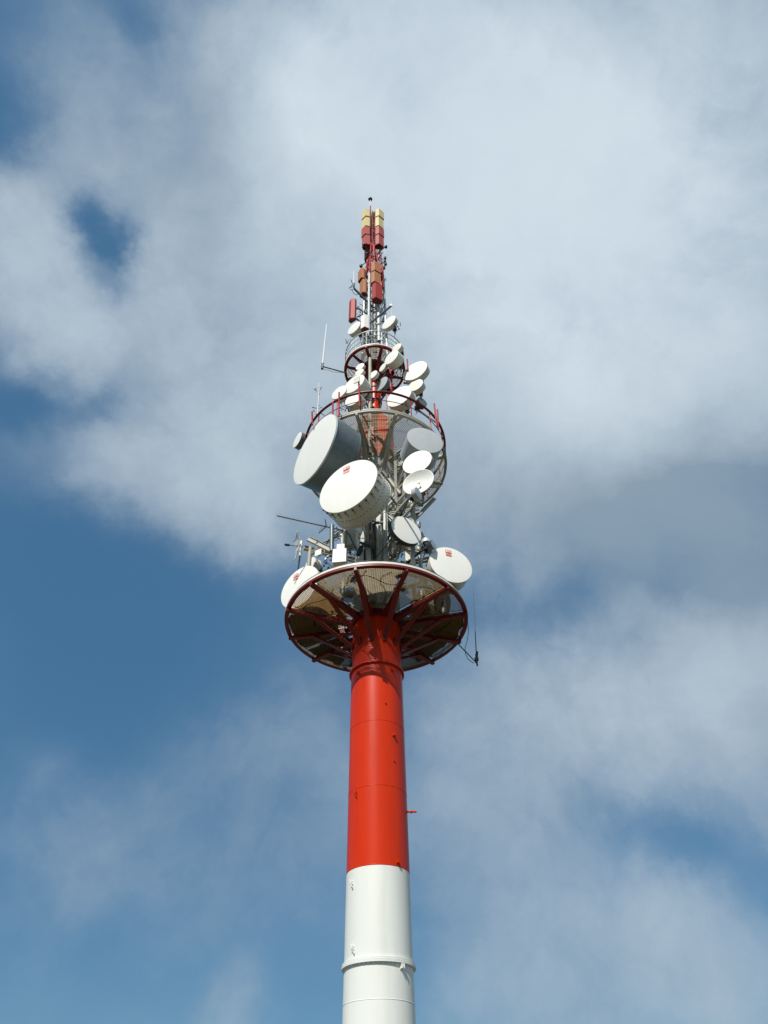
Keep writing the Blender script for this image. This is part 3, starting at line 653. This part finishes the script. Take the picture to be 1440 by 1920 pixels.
# ------------------------------------------------------------------ panel antennas near the top
def panel(px, w_px, py_top, py_bot, Y, m_, label, ridge=.5, face=0.0, group=None, mount=True, depth=.55):
    a, b = at(px, py_bot, Y), at(px, py_top, Y); a = a.copy(); h = (b.z-a.z)*.93
    w_ = w_px*depth_of(a)/FPX; d_ = w_*depth
    root = thing('panel_antenna', label, 'antenna', a, group)
    rt = Matrix.Rotation(R(face), 3, 'Z')
    # plan: flat back, bevelled sides, a ridge towards the front
    pts = [(-w_/2*.8, .30*w_), (w_/2*.8, .30*w_), (w_/2, .12*w_), (w_/2, -d_*.28), (w_*(ridge-.5), -d_*.78), (-w_/2, -d_*.28), (-w_/2, .12*w_)]
    P3 = [rt @ Vector((x, y, 0)) for x, y in pts]; n_ = len(pts)
    vs = [a+q for q in P3]+[a+q+Vector((0, 0, h)) for q in P3]
    MB().add(vs, [(i, (i+1) % n_, n_+(i+1) % n_, n_+i) for i in range(n_)]+[tuple(range(n_, 2*n_))]).build('radome', m_, root, smooth=False)
    MB().add([a+q*.96+Vector((0, 0, -.05)) for q in P3]+[a+q*.96+Vector((0, 0, .012)) for q in P3], [(i, (i+1) % n_, n_+(i+1) % n_, n_+i) for i in range(n_)]+[tuple(range(n_)), tuple(range(n_, 2*n_))]).build('shade_base', 'shade_red', root, smooth=False)  # added dark base; shade of the gap below is put into its colour
    if mount:
        c = a+rt @ Vector((0, .34*w_, 0)); ax = Vector((AX, AY, 0))
        br_ = MB()
        for f in (.2, .8):
            p0 = c+Vector((0, 0, h*f)); v = Vector((p0.x-AX, p0.y-AY, 0)); 
            if v.length > .2: br_.beam(p0, Vector((AX, AY, p0.z))+v.normalized()*.18, .05, .06)
        br_.build('mount_bracket', 'dark', root, smooth=False)
    return root
gy, gr, gb = 'yellow panel antennas at the mast head', 'faded red panel antennas under the yellow ones', 'orange brown panel antennas'
YL = AY-.35
panel(686.5, 16.5, 397, 411, YL, 'yellow', 'upper yellow panel antenna in the left column at the mast head', .62, -20, gy)
panel(686.8, 16, 411.8, 429, YL, 'yellow', 'lower yellow panel antenna in the left column at the mast head', .60, -20, gy)
panel(711.5, 16.5, 397, 411, YL, 'yellow', 'upper yellow panel antenna in the right column at the mast head', .30, 20, gy)
panel(711.0, 16, 411.8, 429, YL, 'yellow', 'lower yellow panel antenna in the right column at the mast head', .30, 20, gy)
panel(686.2, 17, 430, 444.5, YL, 'salmon', 'faded red panel antenna right under the left yellow ones', .60, -20, gr)
panel(687.0, 16.5, 445.3, 463, YL, 'salmon', 'second faded red panel antenna in the left column', .60, -20, gr)
panel(711.5, 17, 430, 444.5, YL, 'salmon', 'faded red panel antenna right under the right yellow ones', .30, 20, gr)
panel(711.3, 16.5, 445.3, 463, YL, 'salmon', 'lowest faded red panel antenna in the right column', .30, 20, gr)
panel(688.5, 14, 466, 487, AY+.35, 'shade_red', 'dark shaded red panel antenna lowest in the left column, behind the struts', .5, -70)  # shade behind the struts is put into its darkened red
panel(704.8, 18.5, 495.5, 513, AY-.9, 'brown', 'upper orange brown panel antenna right of the mast', .30, 12, gb)
panel(704.6, 18.5, 514, 534, AY-.9, 'brown', 'orange brown panel antenna above the bright red one', .30, 12, gb)
panel(707.3, 19.5, 535, 564, AY-.9, 'brick', 'bright red panel antenna with dark base under the orange brown pair', .28, 10)
panel(678.0, 14.5, 507, 526, AY-.6, 'brown', 'upper orange brown panel antenna left of the mast', .75, -35, gb)
panel(681.0, 14.5, 527, 553, AY-.6, 'brown', 'lower orange brown panel antenna left of the mast', .72, -35, gb)
panel(660.5, 14.5, 562, 600, AY-.9, 'brick', 'single red panel antenna hanging left of the mast above a white dish', .55, -35)
a_ = panel(684, 15, 592.5, 617.5, AY-1.5, 'radome', 'white box antenna with dark underside in front of the mast foot', .5, -5)

# ------------------------------------------------------------------ other antennas
def whip(px0, py0, px1, py1, Y, arm_to, label, m_='radome', r_=.035, base='dark', arm_px=None):
    a = at(px0, py0, Y); b = at(px1, py1, Y)
    root = thing('whip_antenna', label, 'antenna', a)
    MB().tube(a, b, r_, 8, r2=r_*.55).build('rod', m_, root)
    MB().tube(a-Vector((0, 0, .28)), a+Vector((0, 0, .22)), r_*1.6, 10).box(a, (.14, .10, .12)).build('base_clamp', base, root)
    if arm_to is not None:
        MB().tube(a-Vector((0, 0, .05)), arm_to, .035, 8).build('arm', 'dark', root)
        m2 = (a+Vector(arm_to))/2-Vector((0, 0, .25))
        MB().path([a-Vector((0, 0, .28)), a+(m2-a)*.5-Vector((0, 0, .12)), m2, m2+(Vector(arm_to)-m2)*.6, arm_to], .010, 5).build('cable', 'black', root)
    return root
whip(604.5, 686, 612.5, 607, AY-.6, pol(1.6, -75, 33.55), 'tall white whip antenna on an arm reaching left of the top platform', r_=.042)
whip(893.5, 1236, 887.5, 1110, AY+.5, None, 'thin dark whip antenna standing off to the right below the lower platform', 'dark', .02)
o = thing('antenna_outrigger', 'thin dark arm with a looping cable, reaching right under the lower platform rim', 'bracket', at(893, 1243, AY+.5))
pe = pol(3.35, 112, 17.45)
MB().tube(at(893.5, 1243, AY+.5), pe, .022, 8).build('arm', 'dark', o)
MB().tube(at(893.5, 1243, AY+.5), at(894.5, 1222, AY+.5), .045, 8).build('sleeve', 'dark', o)
MB().path([at(x, y, AY+.5) for x, y in ((868, 1128), (873, 1145), (877, 1165), (878.5, 1185), (876, 1202), (872, 1214), (872.5, 1225), (877, 1235), (884, 1241), (889, 1243.5))], .012, 6).build('cable', 'black', o)
whip(663.5, 535, 663.5, 508, AY-.9, None, 'short white whip antenna on a dark boom left of the brown panels', 'radome', .03)
o = thing('antenna_boom', 'dark slanting boom with a cluster of brackets under the short whip', 'bracket', at(663, 540, AY-.9))
MB().tube(at(664, 541, AY-.9), at(700, 577, AY-.3), .07, 8).build('boom', 'dark', o)
mb = MB(); clutter(mb, at(662, 540, AY-.9), .22, 12); mb.build('clamp_cluster', 'black', o, smooth=False, kind='stuff')
MB().path([at(x, y, AY-.95) for x, y in ((660, 544), (663, 550), (668, 553), (673, 551))], .02, 6).build('cable', 'black', o)
o = thing('antenna_boom', 'dark boom rising to the right past the mast with a thin rod at its tip', 'bracket', at(695, 606, AY-.9))
MB().tube(at(694, 606, AY-.7), at(733, 574, AY-1.0), .065, 8).build('boom', 'dark', o)
MB().tube(at(733.5, 564, AY-1.0), at(735, 592, AY-1.0), .018, 6).build('rod', 'zinc', o)
MB().box(at(733, 573, AY-1.0), (.14, .12, .2)).build('clamp', 'zinc', o, smooth=False)
# left slender mast on the middle railing
o = thing('mast_antenna', 'slim grey rod antenna with dark clamps above the left bend of the red railing', 'antenna', at(596, 775, AY-1.4))
MB().tube(at(595.5, 778, AY-1.4), at(599, 718, AY-1.4), .035, 8, r2=.02).build('rod', 'zinc', o)
MB().tube(at(596.0, 738, AY-1.4), at(596.2, 719, AY-1.4), .015, 6).build('side_rod', 'zinc', o)
mb = MB(); clutter(mb, at(597.5, 733, AY-1.4), .14, 9); clutter(mb, at(595, 769, AY-1.4), .22, 12); mb.build('clamps', 'dark', o, smooth=False, kind='stuff')
for (x0, y0, x1, y1, Y) in ((586, 797, 585, 772, AY-2.4), (635.5, 781, 635.8, 736, AY-3.28), (624, 782, 624, 755, AY-3.1), (674.5, 762, 672.5, 712, AY-3.4), (764.5, 694, 763.5, 674, AY-1.5), (819, 800, 814, 757, AY-2.2), (822, 806, 820, 768, AY-2.1)):
    MB().tube(at(x0, y0, Y), at(x1, y1, Y), .038, 8).build('railing_standoff', 'rail', MID)
MB().tube(at(764.5, 693, AY-1.5), pol(1.6, 80, 33.0), .05, 8).build('railing_standoff', 'dred', MID)
for (x0, y0, x1, y1, Y) in ((823, 778, 820, 775, AY-2.0), (825, 815, 821, 776, AY-2.0), (829, 812, 826, 792, AY-2.0)):
    pass
o = thing('flat_panel_antenna', 'small tilted grey flat panel on a red post in front of the drum dish', 'antenna', at(672, 716, AY-3.4))
rt = Matrix.Rotation(R(-28), 3, 'Z') @ Matrix.Rotation(R(8), 3, 'X')
MB().box(at(668.5, 712.5, AY-3.5), (.30, .04, .34), rt).build('face', 'fascia', o, smooth=False)
mb = MB(); clutter(mb, at(672.5, 718, AY-3.4), .09, 7); mb.build('clamp', 'black', o, smooth=False)
# yagi
o = thing('yagi_antenna', 'long yagi antenna pointing left from a pipe above the lower platform', 'antenna', at(622, 1033, AY-1.6))
A_, B_ = at(519, 967, AY-2.6), at(640, 994, AY-1.4)
MB().tube(A_, B_, .022, 8).build('boom', 'dark', o)
d_ = (B_-A_)
for i in range(21):
    f = .01+.037*i
    if f > .80: break
    hh = .13+.10*f+(.05 if f > .7 else 0); c = A_+d_*f; MB().tube(c-Vector((.01, 0, hh)), c+Vector((-.01, 0, hh)), .0042, 5).build('director', 'dshroud', o)
c = A_+d_*.76
for sgn in (1, -1):
    tip = c+Vector((-.06 if sgn > 0 else -.28, 0, sgn*.33)); MB().tube(c, tip, .018, 6).build('reflector_arm', 'dark', o)
    for j in range(5):
        q = c+(tip-c)*(j+.6)/5; MB().tube(q-Vector((.0, .22, .05)), q+Vector((.0, .22, .22)), .007, 5).build('reflector_rod', 'dark', o)
MB().tube(at(622, 1034, AY-1.6), at(622.5, 985, AY-1.6), .09, 14).build('mount_pipe', 'dshroud', o)
MB().tube(at(641, 1033, AY-1.3), at(640.5, 1001, AY-1.3), .085, 14).build('stay_pipe', 'grey', o)
mb = MB(); clutter(mb, at(640, 998, AY-1.4), .2, 12); mb.build('clamp_cluster', 'black', o, smooth=False, kind='stuff')
MB().tube(at(604, 1019, AY-1.5), at(640, 1004, AY-1.4), .022, 6).tube(at(624, 1000, AY-1.6), at(636, 993, AY-1.4), .022, 6).build('stay_rod', 'dark', o)
MB().path([at(x, y, AY-1.7) for x, y in ((640, 995), (648, 996), (655, 1003), (659, 1012), (665, 1025), (671, 1036))], .022, 6).build('cable', 'black', o)
MB().path([at(x, y, AY-1.7) for x, y in ((624, 1008), (627, 1013), (631, 1014), (634, 1008), (634, 1003))], .012, 6).build('cable', 'black', o)
# second yagi, short, in front of the shaft
o = thing('yagi_antenna', 'short dark antenna with stub rods clamped on the shaft just above the platform', 'antenna', at(680, 1022, AY-1.9))
MB().tube(at(676, 1017, AY-2.0), at(700, 1028, AY-1.9), .05, 8).build('boom', 'dark', o)
for i in range(7): c = at(682+i*3, 1019+i*1.4, AY-2.0); MB().tube(c-Vector((0, .0, .14)), c+Vector((.03, 0, .14)), .010, 5).build('director', 'dark', o)
mb = MB(); clutter(mb, at(682, 1017, AY-1.95), .17, 10); mb.build('clamp_cluster', 'black', o, smooth=False, kind='stuff')
MB().lathe([(0, 0), (.08, .06), (.11, .3), (.07, .52), (0, .56)], 12, at(670, 1043, AY-2.0), (at(678, 1026, AY-2.0)-at(670, 1043, AY-2.0)).normalized()).build('cable_drum', 'black', o)
# grid parabola seen from the side, at the far left
def grid_dish():
    c = at(556, 1024, AY-.9); o = thing('grid_dish_antenna', 'wire grid dish with a dark feed at the far left above the lower platform', 'dish antenna', c-Vector((0, 0, .6)))
    n_ = Vector((-.90, -.30, -.08)).normalized(); t_ = Vector((-n_.y, n_.x, 0)).normalized(); z_ = n_.cross(t_).normalized()
    if z_.z < 0: z_ = -z_
    P = lambda x, y: c + t_*x + z_*y + n_*(.42*(x*x+y*y)-.10)
    fr_ = MB(); W_, H_ = .34, .60
    for i in range(19):
        x = -W_+2*W_*i/18; hh = H_*(1-.25*(x/W_)**2)
        MB().path([P(x, -hh+2*hh*j/10) for j in range(11)], .0055, 4).build('grid_wire', 'zinc', o)
    for yy in (-.5, -.18, .18, .5):
        fr_.path([P(-W_+2*W_*j/6, yy) for j in range(7)], .016, 6)
    fr_.build('grid_frame', 'zinc', o)
    MB().tube(P(0, 0), c+n_*.34, .014, 6).lathe([(0, 0), (.05, .03), (.05, .2), (0, .24)], 10, c+n_*.26, n_).build('feed', 'black', o)
    b = c-n_*.18
    MB().tube(b-Vector((0, 0, .5)), b+Vector((0, 0, .3)), .055, 10).build('mount_pipe', 'radome2', o)
    mb = MB(); clutter(mb, b+Vector((0, 0, .12)), .10, 7); mb.tube(b-Vector((0, 0, .42)), pol(3.2, -80, 17.9), .035, 6); mb.build('bracket', 'dark', o, smooth=False)
grid_dish()
# equipment boxes
def ebox(name, label, px, py, w_px, h_px, Y, m_, ang, cat='cabinet', dep=.22):
    c = at(px, py, Y); k = depth_of(c)/FPX; e = atan((c.z-CAMZ)/Y); w_, h_ = w_px*k/max(.5, cos(R(ang))), h_px*k/cos(e)
    o = thing(name, label, cat, c-Vector((0, 0, h_/2))); rt = Matrix.Rotation(R(ang), 3, 'Z')
    b = MB().box(c, (w_, dep, h_), rt).build('housing', m_, o, smooth=False)
    bv = b.modifiers.new('bevel', 'BEVEL'); bv.width = .015; bv.segments = 2
    MB().box(c+rt @ Vector((0, dep/2+.03, 0)), (w_*.5, .06, h_*.6), rt).build('bracket', 'dark', o, smooth=False)
    MB().path([c-Vector((0, 0, h_/2))+rt @ Vector((w_*.2, 0, 0)), c-Vector((.05, 0, h_/2+.15)), c-Vector((-.1, -.1, h_/2+.4))], .014, 5).build('cable', 'black', o)
    return o, c, w_, h_, rt
ebox('radio_unit', 'small white slanted radio box beside the beige post on the left', 597, 1037, 12.5, 11, AY-1.9, 'radome', -30, dep=.08)
b, c, w_, h_, rt = ebox('equipment_cabinet', 'bright white cabinet standing behind the front rim of the lower platform', 637.5, 1046, 26, 25, AY-2.6, 'radome', -6, dep=.30)
MB().box(c+rt @ Vector((.03, -.02, h_/2+.10)), (w_*.56, .24, .26), rt).build('cable_entry', 'radome', b, smooth=False)
ebox('equipment_cabinet', 'grey cabinet in the shade at the left of the grey shaft', 657, 1012, 22, 30, AY-1.4, 'grey', -10, dep=.4)
ebox('equipment_cabinet', 'pale slim cabinet behind the white round dish on the right', 764, 1042, 9, 26, AY-.9, 'radome2', 5, dep=.25)
ebox('radio_unit', 'small white radio box at the right edge, level with the round dish', 786, 984, 6, 9, AY-1.3, 'radome', 10, dep=.12)
# dome camera and small sector at right
o = thing('dome_camera', 'grey dome camera on a short arm left of the right drum dish', 'camera', at(799, 1024, AY-2.3))
c = at(799, 1016, AY-2.3)
MB().lathe([(0, .12), (.13, .10), (.15, .0), (.15, -.06), (0, -.06)], 20, c).build('housing', 'zinc', o)
MB().lathe([(.12, -.06), (.10, -.15), (.05, -.20), (0, -.21)], 20, c).build('dome', 'dark', o)
MB().path([at(798, 1022, AY-2.3), at(796, 1040, AY-2.3), at(792, 1050, AY-2.3), at(797, 1055, AY-2.3), at(803, 1054, AY-2.3)], .016, 6).build('cable', 'black', o)
MB().tube(c, pol(2.6, 70, c.z-.4), .03, 8).build('arm', 'dark', o)
dish(813, 1021, 5, 8.5, AY-2.6, 1, .2, 'small grey dish seen from the side behind the dome camera', 'radome3', 'dshroud', seg=28)
S('outrigger_beam', at(735, 1021, AY-1.9), at(792, 1036, AY-1.5), .13, .18, 'fascia')
S('outrigger_beam', at(785, 1036, AY-1.4), at(810, 1033, AY-1.0), .09, .12, 'dshroud')
S('outrigger_post', at(774, 1062, AY-1.9), at(774.5, 1018, AY-1.9), .16, .18, 'grey', False)
S('channel_post', at(722, 1050, AY-1.6), at(722.5, 962, AY-1.6), .14, .16, 'grey')
S('channel_post', at(711, 1050, AY-1.45), at(712, 985, AY-1.45), .22, .12, 'grey')
S('channel_post', at(689, 1050, AY-1.6), at(688.5, 975, AY-1.6), .13, .13, 'grey', False)
S('brace_rod', at(700, 1052, AY-1.9), at(738, 1006, AY-1.8), .035, .035, 'dark', False)
S('cross_beam', at(690, 982, AY-1.6), at(720, 979, AY-1.6), .08, .08, 'dark', False)
S('roof_beam', at(578, 1010, AY-1.4), at(638, 1040, AY-1.6), .10, .20, 'beige')
# pole with a cluster head on the right
o = thing('antenna_pole', 'beige pole with a brown tangle of brackets on top, left of the small grey dish', 'pole', at(776, 988, AY-2.4))
MB().tube(at(776, 990, AY-2.4), at(771, 915, AY-2.4), .10, 12).build('pole', 'beige', o)
mb = MB(); clutter(mb, at(770, 912, AY-2.5), .26, 16); mb.build('bracket_cluster', 'beige', o, smooth=False, kind='stuff')
mb = MB(); clutter(mb, at(774, 930, AY-2.45), .12, 8); mb.tube(at(760, 972, AY-2.4), at(785, 962, AY-2.4), .035, 6); mb.build('clamp', 'dark', o, smooth=False)
for i, (px, py, s_, n_, Y, m_) in enumerate(((748, 960, .28, 14, AY-1.6, 'dark'), (745, 1022, .32, 20, AY-1.6, 'beige'), (796, 925, .2, 9, AY-1.2, 'dark'), (742, 1045, .28, 12, AY-1.4, 'dark'),
        (615, 1058, .34, 16, AY-1.9, 'dark'), (612, 1040, .2, 8, AY-1.6, 'zinc'), (655, 1045, .25, 12, AY-1.9, 'dark'), (683, 757, .3, 12, AY-1.8, 'dark'), (757, 768, .24, 10, AY-2.3, 'black'), (640, 770, .2, 8, AY-2.7, 'dark'), (650, 768, .25, 10, AY-2.2, 'dark'),
        (740, 940, .35, 12, AY-1.0, 'grey'), (757, 890, .3, 12, AY-1.0, 'grey'), (700, 660, .3, 10, AY-.7, 'dark'), (690, 640, .35, 16, AY-.5, 'dark'), (742, 690, .3, 10, AY-1.0, 'dark'), (655, 640, .2, 7, AY-1.4, 'dark'), (690, 580, .35, 14, AY-.4, 'dark'), (712, 590, .3, 12, AY-.3, 'zinc'),
        (704, 405, .16, 7, AY-.2, 'dark'), (671, 585, .25, 12, AY-.6, 'black'), (743, 612, .22, 12, AY-1.0, 'black'), (715, 640, .3, 10, AY-.9, 'zinc'), (730, 700, .3, 12, AY-.6, 'dred'))):
    mb = MB(); clutter(mb, at(px, py, Y), s_, n_); mb.build('bracket_cluster', m_, T, smooth=False, kind='stuff')
# ---- mast head
o = thing('mast_finial', 'thin rod with a small black ball at the very top of the mast', 'finial', at(694.5, 405, AY-.25))
MB().tube(at(694.5, 412, AY-.25), at(694.5, 386, AY-.25), .045, 8).build('lower_rod', 'rail', o)
MB().tube(at(694.5, 386, AY-.25), at(694.3, 374, AY-.25), .03, 8).build('upper_rod', 'zinc', o)
c = at(694.3, 373.5, AY-.25)
MB().lathe([(.165*sin(pi*i/10), -.165*cos(pi*i/10)) for i in range(11)], 20, c).build('ball', 'black', o)
mb = MB()
mb.lathe([(.13+.012*cos(a), .012*sin(a)) for a in [i*pi/3 for i in range(6)]], 20, at(699, 401, AY-.3), Vector((.3, -.6, .5)), closed=True); mb.build('hoop', 'dark', LM)
def lamp(px, py, Y, tx, ty, label):
    a = at(px, py, Y); b = at(tx, ty, Y+.4); o = thing('warning_lamp', label, 'lamp', a-Vector((0, 0, .15)))
    MB().tube(a, b, .028, 6).build('arm', 'dark', o)
    MB().lathe([(0, -.16), (.10, -.14), (.11, -.02), (.08, .08), (0, .12)], 14, a).build('head', 'black', o)
lamp(723.5, 462, AY-.6, 709, 474, 'small black lamp on an arm right of the faded red panels')
lamp(677, 498, AY-.6, 692, 489, 'small black lamp on an arm left of the mast, above the brown panels')
lamp(682.5, 458, AY-1.0, 692, 471, 'small black lamp in front of the left column of panels')
o = thing('antenna_array', 'chain of small dark antenna elements on a bracket right of the red lattice', 'antenna', at(722, 492, AY-.5))
for i, (x, y) in enumerate(((722, 484), (721.5, 490), (723, 495), (720, 502))):
    c = at(x, y, AY-.5); MB().lathe([(0, -.14), (.09, -.12), (.09, .1), (0, .14)], 10, c).build('element', 'black', o)
MB().tube(at(722, 481, AY-.5), at(720, 505, AY-.5), .025, 6).tube(at(722, 495, AY-.5), at(704, 484, AY-.2), .03, 6).tube(at(709, 484, AY-.4), at(718, 473, AY-.5), .03, 6).build('bracket', 'dark', o)
MB().path([at(x, y, AY-.5) for x, y in ((720, 467), (722, 473), (722.5, 481))], .014, 6).build('cable', 'zinc', o)
mb = MB(); clutter(mb, at(710, 478, AY-.3), .3, 12); clutter(mb, at(692, 478, AY-.3), .3, 12); mb.build('bracket_cluster', 'dark', LM, smooth=False, kind='stuff')
mb = MB(); clutter(mb, at(718, 530, AY-.7), .2, 10); mb.build('bracket_cluster', 'rail', LM, smooth=False, kind='stuff')
for (x, y, n_) in ((700, 455, 9), (700, 425, 8), (688, 575, 14), (705, 600, 12), (716, 575, 8), (682, 625, 12), (712, 625, 10), (672, 590, 7)):
    mb = MB(); clutter(mb, at(x, y, AY-.25), .26, n_); mb.build('bracket_cluster', 'black' if n_ > 9 else 'dark', LM, smooth=False, kind='stuff')
mb = MB(); clutter(mb, at(694, 540, AY-.5), .3, 14); mb.build('bracket_cluster', 'dark', LM, smooth=False, kind='stuff')
for d in DISH: print(d)
